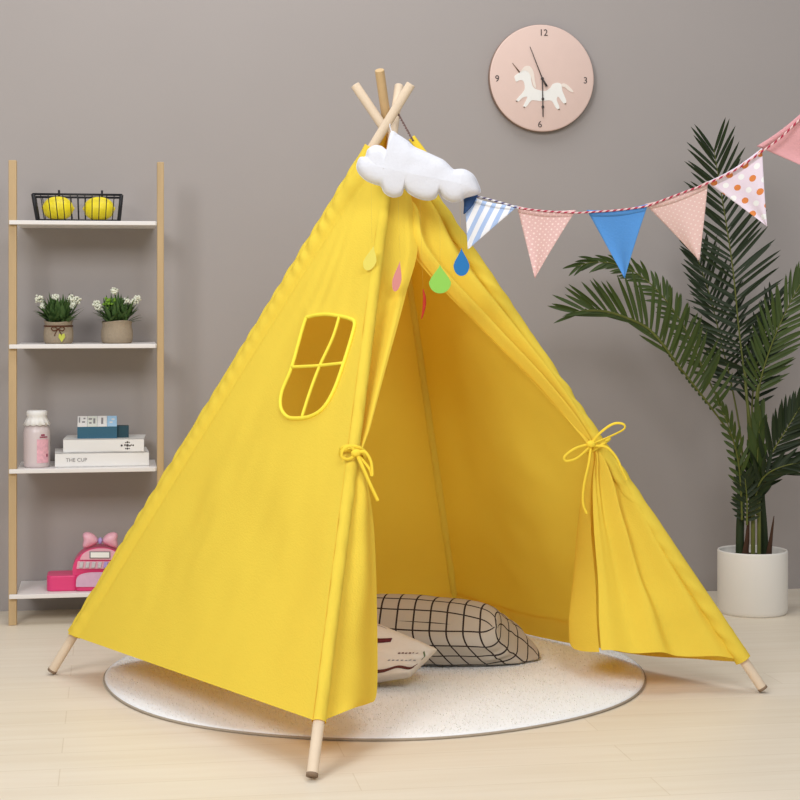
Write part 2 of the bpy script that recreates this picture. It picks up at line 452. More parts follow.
# front door: two flaps joined above the slit, tied back to the front and right poles
b0, c0 = pole_at('B', 722), pole_at('C', 660); c1 = pole_at('C', 150)
nF = (c0 - b0).cross(c1 - b0).normalized()
if nF.dot(topC - b0) < 0: nF = -nF
SF = -nF * .008
def onF(px, py, dz=0): return on_plane(px, py, b0 + SF, nF, dz)
def flap(k, p0y, p1, p2, prof, rows_n=14, cols=56):
    a = catmull([pole_at(k, y) + SF for y in p0y], rows_n)
    e = catmull([onF(*q) for q in p1], rows_n)
    g = catmull([onF(*q) for q in p2], rows_n) if p2 else None
    n = len(a); out = []
    for i in range(n):
        v = i / (n - 1); row = []
        for j in range(cols + 1):
            s = j / cols; p = lerp(a[i], e[i], s)
            row.append(p + nF * prof(v, s, p))
        out.append(row)
    mb = MB(); mb.grid(out)
    if g:
        rows = []
        for i in range(n):
            fd = 1 - smooth((i / (n - 1) - .22) / .2); last = out[i][-2] + nF * (.004 + .012 * fd)
            rows.append([lerp(last, g[i], j / 12) + nF * .03 * fd * math.sin(j / 12 * math.pi) for j in range(13)])
        mb2 = MB(); mb2.grid(rows); return mb, mb2
    return mb
def profL(v, s, p):
    # v=0 hem .. 1 top ; tie at v~0.42
    vt = abs(v - .42); up = v > .42
    o = 0
    if up:
        w = smooth(vt / .12) * (1 - smooth((v - .85) / .15) * .6)
        o = .050 * w * math.sin(math.pi * min(1, s / .8)) * (1 - smooth((s - .7) / .2)) - .010 * w * smooth((s - .7) / .2)
        o *= 1 - .8 * smooth((v - .66) / .15)
    else:
        w = smooth(vt / .10)
        o = .022 * w * math.sin(math.pi * s) * math.cos(s * 4.5 + .6) + .006 * w * wrinkle(p, 7, 3) * math.sin(math.pi * s)
    return o
mb = flap('B', [722, 690, 610, 530, 480, 456, 430, 370, 300, 258, 205, 150],
          [(370, 703, .10), (377, 690, .115), (377, 610, .10), (374, 530, .06), (367, 480, .03), (361, 456, .0), (369, 425, 0), (384, 368, 0), (404, 297, .0), (417, 250, 0), (412, 203, 0), (404, 150, 0)],
          None, profL)
mb.build('door_flap', M['cloth'], tent)
VT = 5 / 12.0
def profR(v, s, p):
    o = 0
    if v > VT:
        w = smooth((v - VT) / .12) * (1 - smooth((v - .78) / .2))
        fan = math.sin(s * 2 * math.pi * 1.5 + .8) * math.sin(math.pi * s) ** .6
        o = .020 * w * fan - .020 * w * math.exp(-((s - .86) / .08) ** 2) + .02 * w * smooth((s - .93) / .07)
        o += .006 * math.sin(s * 18) * math.exp(-((v - VT - .07) / .06) ** 2)
        w2 = smooth((v - .80) / .1)
        o += w2 * .045 * math.exp(-((s - .75) / .28) ** 2) * smooth((1 - v) / .2 + .3)
    else:
        w = smooth((VT - v) / .10); d = (VT - v) / VT
        am = .030 * w * (1 - .35 * d)
        x = s ** 1.15
        o = am * (math.sin(x * 2 * math.pi * 2.6 + 1.9) * .55 + .30 * math.sin(x * 2 * math.pi * 4.7 + .6) * (1 - d * .8)) * math.sin(math.pi * min(1, s * 1.02)) ** .5
        o += .010 * w * wrinkle(p, 6, 8) * math.sin(math.pi * s)
        o += .006 * math.sin(s * 30) * math.exp(-((v - VT + .05) / .05) ** 2)
    return o
mb = flap('C', [660, 625, 580, 530, 480, 447, 425, 370, 318, 262, 215, 175, 150],
          [(601, 650, .19), (599, 620, .18), (598, 580, .16), (594, 530, .11), (592, 480, .05), (593, 448, .0), (575, 423, 0), (535, 376, 0), (486, 326, 0), (417, 250, 0), (411, 205, 0), (407, 175, 0), (404, 150, 0)],
          [(569, 640, .36), (569, 618, .34), (573, 580, .32), (579, 530, .27), (584, 480, .12), (589, 450, .015), (571, 424, .015), (531, 378, .015), (482, 329, .015), (417, 254, .01), (412, 207, .01), (408, 176, .01), (405, 151, .01)],
          profR)
fl = mb[0].build('door_flap', M['cloth'], tent); mb[1].build('turned_edge', M['cloth'], fl)

# ties (bows)
def ztent(k, py): 
    q = pole_at(k, py) - CAM; return q.x * sn + q.y * cs
def ribbon(pts, Z, r=.0030, flat=.55): 
    mb = MB(); mb.tube(catmull([P(x, y, Z - dz) for x, y, dz in pts], 8), r, 8, flat); return mb
Zc = ztent('C', 445) - .035
tieR = MB(); 
pc = pole_at('C', 446); dC = (PO['C'][1] - PO['C'][0]).normalized(); u = dC.cross(Vector((0, 0, 1))).normalized(); w = dC.cross(u)
tieR.tube([pc + u * .030 * math.cos(a / 16 * 2 * math.pi) + w * .030 * math.sin(a / 16 * 2 * math.pi) for a in range(18)], .0035, 8)
tR = tieR.build('tie_band', M['ribbon'], tent)
ribbon([(591, 444, 0), (600, 433, .01), (613, 424, .012), (623, 424, .01), (624, 429, .008), (611, 436, .006), (592, 444, 0)], Zc).build('bow_loop', M['ribbon'], tR)
ribbon([(590, 444, 0), (576, 448, .01), (565, 456, .012), (566, 461, .01), (577, 458, .008), (591, 446, 0)], Zc).build('bow_loop', M['ribbon'], tR)
ribbon([(592, 446, 0), (606, 447, .01), (616, 457, .012), (622, 470, .012), (627, 480, .01)], Zc + .0).build('bow_tail', M['ribbon'], tR)
ribbon([(591, 446, 0), (589, 462, .012), (584, 485, .015), (583, 503, .012), (587, 514, .01)], Zc).build('bow_tail', M['ribbon'], tR)
mb = MB(); mb.ball(P(591, 444, Zc - .004), .0095, 1.2, 1, .9); mb.build('knot', M['ribbon'], tR)
pb = pole_at('B', 455); dB = (PO['B'][1] - PO['B'][0]).normalized(); u = dB.cross(Vector((0, 1, 0))).normalized(); w = dB.cross(u)
mb = MB()
for dz in (0, .008): mb.tube([pb + dB * dz + u * .026 * math.cos(a / 16 * 2 * math.pi) + w * .024 * math.sin(a / 16 * 2 * math.pi) for a in range(18)], .0038, 8)
tL = mb.build('tie_band', M['ribbon'], tent)
Zb = ztent('B', 455) - .03
ribbon([(356, 453, 0), (350, 446, .005), (343, 450, .005), (342, 457, .003), (349, 459, .002), (357, 454, 0)], Zb, .0035).build('bow_loop', M['ribbon'], tL)
ribbon([(357, 453, 0), (365, 452, .006), (371, 462, .008), (372, 476, .008), (369, 468, .004), (358, 455, 0)], Zb, .0033).build('bow_loop', M['ribbon'], tL)
ribbon([(357, 455, 0), (363, 468, .01), (370, 484, .012), (378, 501, .01)], Zb, .0046).build('bow_tail', M['ribbon'], tL)
mb = MB(); mb.ball(P(356, 453, Zb - .002), .0085, 1.3, 1, .9); mb.build('knot', M['ribbon'], tL)
# top strap tab and its twisted string
mb = MB(); mb.tube(catmull([P(433, 166, 4.07), P(421, 150, 4.07), P(411.5, 137.5, 4.07)], 5), .0085, 8, .35, upref=(cs, -sn, 0)); stp = mb.build('top_strap', M['ribbon'], tent)
s1, s2 = P(413, 141, 4.065), P(397, 112, 4.065); mb = MB()
for ph in (0, math.pi):
    mb.tube([lerp(s1, s2, i / 40) + Vector((math.cos(i * .9 + ph), 0, math.sin(i * .9 + ph))) * .0018 for i in range(41)], .0013, 6)
mb.build('string', M['twist'], stp)

# ---------- cloud mobile ----------
ZC = 3.90
nC = -ray(400, 300).normalized(); nC.z = 0; nC.normalize()
cl = [(357, 166), (360, 158), (365.5, 157), (368, 150), (374, 146), (381, 146.5), (387, 150), (389, 139), (392, 131.5), (398, 135), (407, 141), (414, 147), (424, 151.5), (434, 156), (444, 161), (453, 169.5), (458, 169.5), (465, 170), (473, 175), (478, 184), (480, 192), (474, 195), (465, 197.5), (460, 201), (452, 202), (444, 198), (439, 192), (435, 198), (427, 200), (417, 197.5), (409, 193), (404, 188), (401, 195), (393, 197), (385, 193), (381, 186), (375, 184), (366, 180), (359, 173)]
cob = thing('cloud_mobile', P(418, 180, ZC), 'stuffed white cloud hung on the tent top with coloured raindrops below', 'hanging decoration')
outl = catmull([P(x, y, ZC) for x, y in cl], 6, True)
ea, eb = P(378, 168, ZC), P(458, 184, ZC)
def medial(p):
    d = eb - ea; t = max(0, min(1, (p - ea).dot(d) / d.dot(d))); return ea + d * t
mb = MB()
for sgn in (1, -1):
    rows = []
    for i in range(25):
        f = (i / 24) ** 1.6; row = []
        for p in outl:
            q = lerp(p, medial(p), f); h = .027 * math.sqrt(max(0, 1 - (1 - f) ** 4.5)) * (1 + .10 * noise.noise(q * 30)) + .006 * f
            row.append(q + nC * h * sgn)
        rows.append(row)
    mb.grid(rows, close=True)
body = mb.build('cloud_body', M['white'], cob, merge=.0002)
mb = MB(); mb.tube([p for p in outl] + outl[:2], .0016, 6, cap=False); mb.build('seam', M['white'], body)
mb = MB(); mb.tube(catmull([P(392, 133, ZC), P(390, 127, ZC + .05), P(390, 124, ZC + .12)], 6), .0012, 6); mb.build('hanging_loop', M['white'], cob)
def drop(cx, cy, w, h, mat, Z, top_y, lab, tilt=0, xt=None):
    pts = []
    for i in range(28):
        a = 2 * math.pi * i / 28; x = math.sin(a); y = -math.cos(a)       # bottom start
        k = 1 if y < 0 else (1 - y ** 1.3 * .98)
        xx = x * w / 2 * k; yy = (-y * h * .62 if y > 0 else -y * h * .38)
        pts.append(P(cx + xx + tilt * (-yy / h), cy + h * .12 + yy, Z))
    mb = MB(); mb.poly(pts, .003, nC); o = mb.build('raindrop', mat, cob, tri=True, bevel=.0006, label=lab)
    return o
drop(370, 258, 13, 25, M['dyellow'], 3.86, 0, 'yellow felt raindrop', 6)
drop(397, 276, 9, 31, M['dpink'], 3.86, 0, 'pink felt raindrop', 5)
drop(440, 279, 22, 29, M['dgreen'], 3.84, 0, 'green felt raindrop', 0)
drop(461.5, 262, 16, 28, M['dblue'], 3.84, 0, 'blue felt raindrop', 0)
mb = MB(); mb.tube(catmull([P(423, 289, 3.86), P(424.5, 298, 3.86), P(424, 308, 3.86), P(421.5, 319, 3.86)], 6), lambda t: .0008 + .003 * math.sin(math.pi * max(.02, min(.98, t))), 8, .35); mb.build('raindrop', M['dred'], cob, label='red felt raindrop seen edge-on')
for (x, y, xt, yt, Z) in ((372, 243, 371, 182, 3.86), (400, 258, 398, 195, 3.86), (423, 290, 420, 197, 3.86), (440, 262, 440, 196, 3.84), (461, 247, 460, 200, 3.84)):
    mb = MB(); mb.tube([P(x, y, Z), P(xt, yt, ZC - .01)], .0002, 5); mb.build('thread', M['thread'], cob)

# ---------- bunting ----------
def bz(px): return lerp(3.98, 3.42, (px - 460) / 340) if px > 480 else 3.95 - .0
bun = thing('bunting', P(620, 210, bz(620)), 'string of cloth triangle pennants stretching from the white cloud up to the right edge', 'bunting')
cordpts = [(470, 195.5), (480, 195), (500, 200), (519, 206), (547, 209), (575, 210.5), (588, 210), (617, 208), (646, 204), (660, 199), (684, 190), (708, 181), (735, 168), (761, 150), (780, 136), (800, 117), (830, 90), (862, 60)]
for seg_, mat in ((cordpts[:4], 'cordw'), (cordpts[3:], 'cord')):
    mb = MB(); mb.tube(catmull([P(x, y + 2.2, bz(x) - .006) for x, y in seg_], 8), .0020, 8); mb.build('cord', M[mat], bun)
def pennant(tl, tr, tip, mat, lab, wav=.004, sd=0, wob=0):
    Z1, Z2 = bz(tl[0]), bz(tr[0]); a, c, t = P(*tl, Z1), P(*tr, Z2), P(*tip, (Z1 + Z2) / 2 + .01)
    rows = []; uvs = []; n = 22; L_ = (a - c).length
    nn = (c - a).cross(t - a).normalized()
    for i in range(n + 1):
        v = i / n; rows.append([]); uvs.append([])
        for j in range(n + 1):
            u = j / n; top = lerp(a, c, u); top += Vector((0, 0, -1)) * .006 * math.sin(math.pi * u) * (1 - v)
            p = lerp(top, t, v * .985); rows[-1].append(p + nn * (wav * math.sin(u * 5 + sd) * math.sin(math.pi * v * .8) + wob * v * u))
            uvs[-1].append(((u - .5) * (1 - v) + .5, v * 1.25))
    mb = MB(); mb.grid(rows, uvs); o = mb.build('pennant', M[mat], bun, solid=.0012, label=lab)
    # top hem
    hr = [[rows[i][j] + nn * .0012 for j in range(n + 1)] for i in (0, 2)]
    mb = MB(); mb.grid([[p - nn * .0024 for p in r] for r in hr], [[(u[0], u[1]) for u in uvs[i]] for i in (0, 2)]); mb.build('hem', M[mat], o, solid=.001)
pennant((464, 194), (518, 206), (467.5, 250), 'stripe', 'blue and white striped pennant', .003, 1)
pennant((517, 206), (576, 210), (535, 279), 'pinkdot', 'pink pennant with white eyelet dots')
pennant((587, 210), (648, 204), (625, 279), 'blue', 'plain bright blue pennant')
pennant((645, 204), (708, 181), (699, 261), 'beigedot', 'beige-pink pennant with tiny white dots', .004, 2)
pennant((707, 182), (762, 148), (767.5, 227), 'lilacdot', 'lilac pennant with orange and white dots', .004, .5)
pennant((757, 146), (814, 101), (823, 175), 'rose', 'rose pink pennant cut by the right edge')
mb = MB(); mb.grid([[P(463, 195, 3.93), P(470, 194, 3.925), P(479, 193, 3.93)], [P(464, 204, 3.93), P(467, 207, 3.925), P(473, 205, 3.93)], [P(463.5, 214, 3.93), P(464.5, 214, 3.93), P(465.5, 213, 3.93)]])
mb.build('folded_corner', M['navy'], bun, solid=.0012, label='navy underside of the folded striped pennant end')

# ---------- clock ----------
YC = WY - .028
cc = on_y(542.3, 78, YC)
ck = thing('wall_clock', Vector((cc.x, WY, cc.z)), 'round pink wall clock with a white unicorn, high on the wall right of the tent', 'clock')
rC = (on_y(595, 78, YC) - on_y(490.3, 78, YC)).length / 2
rx = Matrix.Rotation(math.pi / 2, 4, 'X')
mb = MB(); mb.lathe((cc.x, WY - .001, cc.z), [(0, 0), (rC * .97, 0), (rC, .004), (rC, .022), (rC * .995, .0245)], 72, rx); mb.build('clock_case', M['clockrim'], ck)
mb = MB(); mb.lathe((cc.x, WY - .024, cc.z), [(rC * .995, 0), (rC * .992, .002), (rC * .97, .003), (0, .003)], 72, rx); face = mb.build('clock_face', M['clock'], ck)
YF = WY - .0274
def fz(x, y): return on_y(470 + x / 5.333, 10 + y / 5.333, YF)
for txt, x, y in (('12', 392, 122), ('3', 616, 377), ('6', 373, 611), ('9', 145, 367)):
    text_mb(txt, facing(fz(x, y)), .028, .0005).build('numeral', M['ink'], face, False)
YN = Vector((0, 1, 0))
body = [(238, 352), (262, 335), (283, 322), (305, 325), (322, 345), (328, 385), (338, 412), (360, 425), (400, 432), (428, 415), (440, 396), (465, 388), (486, 396), (492, 430), (505, 462), (514, 488), (503, 500), (488, 486), (470, 462), (462, 480), (476, 515), (472, 530), (458, 522), (440, 490), (420, 482), (380, 486), (345, 482), (325, 484), (305, 510), (292, 520), (284, 512), (300, 480), (304, 462), (280, 468), (258, 488), (246, 484), (256, 468), (284, 436), (292, 412), (285, 380), (266, 374), (248, 382), (240, 370)]
bodp = catmull([fz(x, y) for x, y in body], 3, True)
mb = MB(); mb.poly(bodp, .0018, YN); uni = mb.build('unicorn_figure', M['unicorn'], ck, False, tri=True)
mb = MB()
for poly_ in ([(270, 330), (290, 302), (318, 300), (338, 330), (345, 375), (352, 415), (338, 405), (326, 360), (310, 330), (286, 322)], [(486, 396), (505, 392), (530, 410), (552, 438), (528, 432), (505, 412), (492, 410)]):
    mb = MB(); mb.poly(catmull([fz(x, y) - YN * .001 for x, y in poly_], 3, True), .0015, YN)
    mb.build('mane' if poly_[0][0] < 300 else 'tail', M['mane'], uni, False, tri=True)
mb = MB(); mb.tube([fz(226, 283) - YN * .001, fz(264, 332) - YN * .001], lambda t: .0008 + .0016 * t, 6); mb.build('horn', M['horn'], uni)
for x, y in ((249, 486), (289, 518), (474, 530), (508, 500)):
    mb = MB(); mb.ball(fz(x, y) - YN * .001, .0022, 1.4, .6, .8); mb.build('hoof', M['horn'], uni)
mb = MB(); mb.tube([fz(384, 367) - YN * .005, fz(318, 197) - YN * .005], lambda t: .0016 - .0006 * t, 6); mb.build('clock_hand', M['ink'], ck, label='long thin dark hand pointing up left')
mb = MB(); mb.tube([fz(384, 367) - YN * .004, fz(388, 570) - YN * .004], lambda t: .0016, 6)
for y in (475, 518): mb.ball(fz(387, y) - YN * .004, .0042, 1, .4, 1.3)
mb.build('clock_hand', M['ink'], ck, label='dark hand with spade beads pointing down')
mb = MB(); mb.tube([fz(384, 367) - YN * .006, fz(407, 408) - YN * .006], lambda t: .0016 + .002 * t, 6); mb.build('clock_hand', M['ink'], ck, label='short dark counterweight pointing lower right')
mb = MB(); mb.ball(fz(384, 367) - YN * .005, .005, 1, .7, 1); mb.build('hub', M['ink'], ck)

# ---------- shelf ----------
YS = 4.925
def sx(px, Y=YS): return on_y(px, 400, Y).x
def szz(py, px=80, Y=YS): return on_y(px, py, Y).z
shelf = thing('ladder_shelf', (sx(85), 5.03, 0), 'open shelf with pale wooden uprights and four white boards, against the wall', 'shelf')
zt = szz(161)
yw = WY - .004
for px, w in ((12.6, .022), (160.5, .019)):
    x = sx(px)
    mb = MB(); mb.box((x, YS + .010, zt / 2), (w, .03, zt)); mb.build('upright', M['shelfwood'], shelf, False, bevel=.002)
boards = []
xL, xR = sx(9, 4.905), sx(157, 4.905)
for py in (220.7, 344.3, 468.5, 593.2):
    z = on_y(80, py, 4.905).z; th = .0115
    x0, x1 = xL, xR
    xa, xb = sx(12.6) + .012, sx(160.5) - .0105
    mb = MB(); 
    # board notched around the front uprights
    y0, y1 = 4.905, yw
    pts = [Vector((x0, y0, z)), Vector((x1 - .004, y0, z)), Vector((x1 - .004, YS - .006, z)), Vector((xb, YS - .006, z)), Vector((xb, y1, z)), Vector((xa, y1, z)), Vector((xa, YS - .006, z)), Vector((x0, YS - .006, z))]
    mb.poly([p - Vector((0, 0, th / 2)) for p in pts], th, Vector((0, 0, 1))); mb.build('board', M['board'], shelf, False, bevel=.0015, tri=True)
    boards.append(z)
b1, b2, b3, b4 = boards

# basket with lemons
YB0, YB1 = 4.94, 5.055
xb0, xb1 = sx(37.5, YB0), sx(119, YB0); xt0, xt1 = sx(33, YB0 - .012), sx(121.5, YB0 - .012)
zb = b1; ztp = on_y(80, 194.5, YB0 - .012).z
bas = thing('wire_basket', ((xb0 + xb1) / 2, (YB0 + YB1) / 2, zb), 'black wire basket holding two lemons on the top board', 'basket')
bl = [Vector((xb0, YB0, zb + .003)), Vector((xb1, YB0, zb + .003)), Vector((xb1, YB1, zb + .003)), Vector((xb0, YB1, zb + .003))]
tp = [Vector((xt0, YB0 - .012, ztp)), Vector((xt1, YB0 - .012, ztp)), Vector((xt1, YB1 + .012, ztp)), Vector((xt0, YB1 + .012, ztp))]
mb = MB()
for i in range(4): mb.tube([tp[i], tp[(i + 1) % 4]], .0032, 8)
mb.build('rim', M['black'], bas)
mb = MB()
for i in range(4): mb.tube([bl[i], bl[(i + 1) % 4]], .0024, 8)
for i in range(4): mb.tube([bl[i], tp[i]], .0055 if i < 2 else .0035, 8)
mb.build('frame', M['black'], bas)
mb = MB()
for i in range(1, 12):
    t = i / 12
    mb.tube([lerp(bl[0], bl[1], t), lerp(tp[0], tp[1], t)], .0013, 6); mb.tube([lerp(bl[3], bl[2], t), lerp(tp[3], tp[2], t)], .0011, 6)
    mb.tube([lerp(bl[0], bl[1], t), lerp(bl[3], bl[2], t)], .0012, 6)
for i in range(1, 5):
    t = i / 5
    mb.tube([lerp(bl[0], bl[3], t), lerp(tp[0], tp[3], t)], .0012, 6); mb.tube([lerp(bl[1], bl[2], t), lerp(tp[1], tp[2], t)], .0012, 6)
mb.build('wires', M['black'], bas)
for px in (59, 102):
    x = sx(px, YB0); mb = MB(); mb.tube([Vector((x, YB0 + .004, ztp - .004)), Vector((x, YB0 + .004, ztp + .013))], .003, 8); mb.build('handle_post', M['black'], bas)
lem = None
prof = []
for i in range(25):
    t = i / 24; x = (t - .5) * 2
    r = .0335 * math.sqrt(max(0, 1 - abs(x) ** 2.3)) * (1 if abs(x) < .85 else 1)
    r = max(r, .006 * (1 - abs(x)) * 8 if abs(x) > .9 else 0); prof.append((r, x * .043))
lm = MB(); lm.lathe((0, 0, 0), [(0, -.0455), (.004, -.0450)] + [(max(r, .0045), z) for r, z in prof] + [(.004, .0450), (0, .0455)], 24, Matrix.Rotation(math.pi / 2, 4, 'Y'))
Lr = []
for k, (px, ang, lb) in enumerate(((58, .12, 'yellow lemon in the left half of the wire basket'), (99, -.15, 'yellow lemon in the right half of the wire basket'))):
    if not lem:
        me = bpy.data.meshes.new('lemon'); me.from_pydata(lm.v, [], lm.f)
        for p in me.polygons: p.use_smooth = True
        me.materials.append(M['lemon']); lem = bpy.data.objects.new('lemon', me); o = lem
    else: o = lem.copy()
    C.objects.link(o); o.location = (sx(px, 4.99), (YB0 + YB1) / 2 - .004, zb + .0045 + .0335); o.rotation_euler = (R.random(), 0, ang); tag(o, lb, 'lemon', 'lemons in the basket')

# flower pots
def leafblade(mb, p, d, L_, w, bend=.3, fold=None):
    d = d.normalized(); side = d.cross(Vector((0, 0, 1)))
    if side.length < .05: side = Vector((1, 0, 0))
    side.normalize(); n = 4; rows = []
    for i in range(n + 1):
        t = i / n; q = p + d * L_ * t + Vector((0, 0, -bend * L_ * t * t * (1 - .7 * max(0, d.z)))); ww = w * math.sin(math.pi * min(.98, .12 + .88 * t)) / 2
        rows.append([q - side * ww, q + side.cross(d) * -ww * .25, q + side * ww])
    mb.grid(rows)
def flowerpot(px, wpx, Y, label, flowers, sack):
    c = Vector((sx(px, Y), Y, b2)); rr = (sx(px + wpx / 2, Y) - sx(px - wpx / 2, Y)) / 2
    o = thing('flower_pot', c, label, 'potted plant', 'small flower pots')
    hgt = .062
    mb = MB()
    prof = [(0, 0), (rr * .86, 0), (rr * .95, .004), (rr * 1.0, hgt * .3), (rr * .98, hgt * .6), (rr * .9, hgt * .82), (rr * .92, hgt * .95), (rr * .97, hgt * 1.02), (rr * .90, hgt * 1.0), (rr * .8, hgt * .85), (0, hgt * .8)]
    seg = 40; rows = []
    for r, z in prof:
        rows.append([c + Vector((r * math.cos(2 * math.pi * k / seg) * (1 + .03 * math.sin(k * 1.9) * (z / hgt)), r * math.sin(2 * math.pi * k / seg), z + (.006 * math.sin(k * 2 * math.pi / seg * 2 + px) * max(0, z / hgt - .6) if z > 0 else 0))) for k in range(seg)])
    mb.grid(rows, close=True); mb.build('pot', M['burlap'], o)
    if not sack:
        mb = MB(); mb.tube([c + Vector((rr * .95 * math.cos(a / 20 * 2 * math.pi), rr * .95 * math.sin(a / 20 * 2 * math.pi), hgt * .80)) for a in range(22)], .0022, 6)
        f = c + Vector((0, -rr * .97, hgt * .66))
        for sg in (-1, 1):
            mb.tube(catmull([f, f + Vector((sg * .010, -.004, .007)), f + Vector((sg * .018, -.004, .003)), f + Vector((sg * .013, -.004, -.004)), f], 5), .0015, 6)
            mb.tube(catmull([f, f + Vector((sg * .006, -.003, -.008)), f + Vector((sg * .010, -.003, -.018))], 4), .0013, 6)
        mb.build('twine_bow', M['twine'], o)
        g = f + Vector((.010, -.003, -.022)); mb = MB()
        mb.poly([g + Vector((x, 0, z)) for x, z in ((0, -.014), (-.009, .000), (-.007, .010), (0, .007), (.007, .011), (.010, .001))], .002, YN); mb.build('tag', M['tag'], o, False, tri=True)
    st = MB(); rnd = random.Random(int(px))
    for k in range(260):
        a = rnd.random() * 2 * math.pi; e = rnd.uniform(.35, 1.45); base = c + Vector((rnd.uniform(-.6, .6) * rr, rnd.uniform(-.6, .6) * rr, hgt * .85 + rnd.uniform(0, .018)))
        d = Vector((math.cos(a) * math.cos(e), math.sin(a) * math.cos(e) * .7, math.sin(e)))
        leafblade(st, base, d, rnd.uniform(.050, .088) * (.62 + .38 * d.z), rnd.uniform(.008, .014), .3)
    st.build('foliage', M['leaf'], o)
    for (fx, fy, s_, m) in flowers:
        q = on_y(fx, fy, Y - .012); mb = MB()
        base = c + Vector((0, 0, hgt)); 
        mb2 = MB(); mb2.tube(catmull([base, lerp(base, q, .6) + Vector((0, 0, .004)), q], 5), .0012, 6); mb2.build('stem', M['leaf'], o)
        nb = 44; s_ *= 1.25
        for k in range(nb):
            v = Vector((rnd.gauss(0, 1), rnd.gauss(0, 1), rnd.gauss(0, 1))).normalized() * s_ * rnd.uniform(.5, 1)
            mb.ball(q + v, .0036 if m == 'petal' else .0048, 1, 1, .8, 6)
        mb.build('blossom', M[m], o)
flowerpot(58.5, 30, 5.0, 'burlap pot of white flowers tied with a brown twine bow', [(39, 299, .010, 'petal'), (43, 306, .007, 'petal'), (56, 297, .009, 'petal'), (71, 299, .010, 'petal'), (77, 300, .009, 'petal'), (72, 305, .008, 'petal')], False)
flowerpot(117, 32, 5.0, 'plain burlap pot of white flowers with a light green bloom', [(97, 304, .010, 'petal'), (99, 308, .008, 'petal'), (114.5, 291, .008, 'petal'), (110.5, 303, .016, 'leaflight'), (126, 302, .009, 'petal'), (124, 308, .008, 'petal'), (137, 299, .009, 'petal'), (133, 302, .006, 'petal')], True)

# milk bottle
cb = Vector((sx(36.8, 4.97), 4.97, b3)); rb = (sx(50.2, 4.97) - sx(23.4, 4.97)) / 2
bt = thing('milk_bottle', cb, 'frosted glass jar with a white ruffled cloth cap and pink print', 'bottle')
k_ = on_y(37, 425, 4.97).z - b3; mb = MB()
mb.lathe(cb, [(0, 0), (rb * .88, 0), (rb * .97, .005), (rb, .016), (rb, k_ * .82), (rb * .93, k_ * .93), (rb * .72, k_ * 1.02), (rb * .7, k_ * 1.2), (0, k_ * 1.2)], 40); mb.build('bottle_body', M['bottle'], bt)
tz = on_y(37, 410.5, 4.97).z - b3
rows = []
for r, z, rf in ((0, tz, 0), (rb * .68, tz, 0), (rb * .76, tz - .003, 0), (rb * .76, tz - .012, 0), (rb * .70, tz - .016, 0), (rb * .80, tz - .026, .03), (rb * .97, tz - .040, .06)):
    rows.append([cb + Vector((r * (1 + rf * math.sin(q * 2 * math.pi / 48 * 12)) * math.cos(q * 2 * math.pi / 48), r * (1 + rf * math.sin(q * 2 * math.pi / 48 * 12)) * math.sin(q * 2 * math.pi / 48), z + rf * .03 * math.sin(q * 2 * math.pi / 48 * 12 + 1))) for q in range(48)])
mb = MB(); mb.grid(rows, close=True); mb.build('cloth_cap', M['lid'], bt, solid=.001)
def onbottle(a, z, e=.0008): return cb + Vector(((rb + e) * math.sin(a), -(rb + e) * math.cos(a), z))
mb = MB(); mb.grid([[onbottle(a / 10 * 1.0 + .05, z) for a in range(11)] for z in (k_ * .12, k_ * .3, k_ * .5, k_ * .68)]); lb_ = mb.build('label', M['pinklabel'], bt, label='faded pink printed label')
for w_, a0, za, zb_2 in ((.65, .25, .715, .745), (.14, .78, .26, .33), (.3, .35, .76, .80)):
    mb = MB(); mb.grid([[onbottle(a / 8 * w_ + a0, z, .0014) for a in range(9)] for z in (k_ * za, k_ * zb_2)]); mb.build('label_print', M['darkpink'], lb_)

# books
def box_thing(name, xa_, xb_, z0, z1, Y0, dep, yaw, mat, label, cat, group=None, text=None, pages=None):
    c = Vector(((xa_ + xb_) / 2, Y0, z0)); o = thing(name, c, label, cat, group)
    w = xb_ - xa_; rot = Matrix.Translation(c) @ Matrix.Rotation(yaw, 4, 'Z')
    h = z1 - z0
    mb = MB(); cv = .0022
    for zc in (cv / 2, h - cv / 2): mb.box(None, (w, dep, cv), M4=rot @ Matrix.Translation((0, dep / 2, zc)))
    mb.box(None, (w, .003, h), M4=rot @ Matrix.Translation((0, .0015, h / 2))); mb.build('cover', mat, o, False)
    mb = MB(); mb.box(None, (w - .006, dep - .008, h - 2 * cv), M4=rot @ Matrix.Translation((0, dep / 2 , h / 2))); mb.build('pages', M['page'] if pages is None else pages, o, False)
    return o, rot
Yb = 4.945
zb1, zb2 = b3, b3 + (on_y(100, 451.5, Yb).z - on_y(100, 465.8, Yb).z)
o, rt = box_thing('book', sx(55, Yb), sx(149, Yb), zb1, zb2, Yb, .165, .03, M['book'], 'wide white book at the bottom of the pile, flat on the board', 'book', 'pile of white books')
text_mb('THE CUP', rt @ Matrix.Translation((-.071, -.0006, (zb2 - zb1) / 2)) @ Matrix.Rotation(math.pi / 2, 4, 'X'), .0145, .0003).build('spine_text', M['inkgrey'], o, False)
zb3 = zb2 + (on_y(100, 438.5, Yb).z - on_y(100, 452, Yb).z)
o, rt = box_thing('book', sx(63, Yb), sx(144, Yb), zb2, zb3, Yb + .006, .15, -.05, M['book'], 'narrower white book with a dark flourish, on the wide white book', 'book', 'pile of white books')
mb = MB()
e = rt @ Vector((.066, -.0005, (zb3 - zb2) / 2))
for dx, dz, r in ((-.016, 0, .003), (.016, 0, .003), (.011, .001, .002), (0, 0, .004), (0, .009, .0028), (0, -.009, .0028), (-.005, .008, .0018), (.005, .008, .0018), (-.005, -.009, .0018), (.005, -.009, .0018), (-.007, .001, .0026), (.007, -.001, .0026)):
    mb.ball(e + Vector((dx, 0, dz)), r, 1, .25, 1, 8)
mb.build('spine_emblem', M['ink'], o)
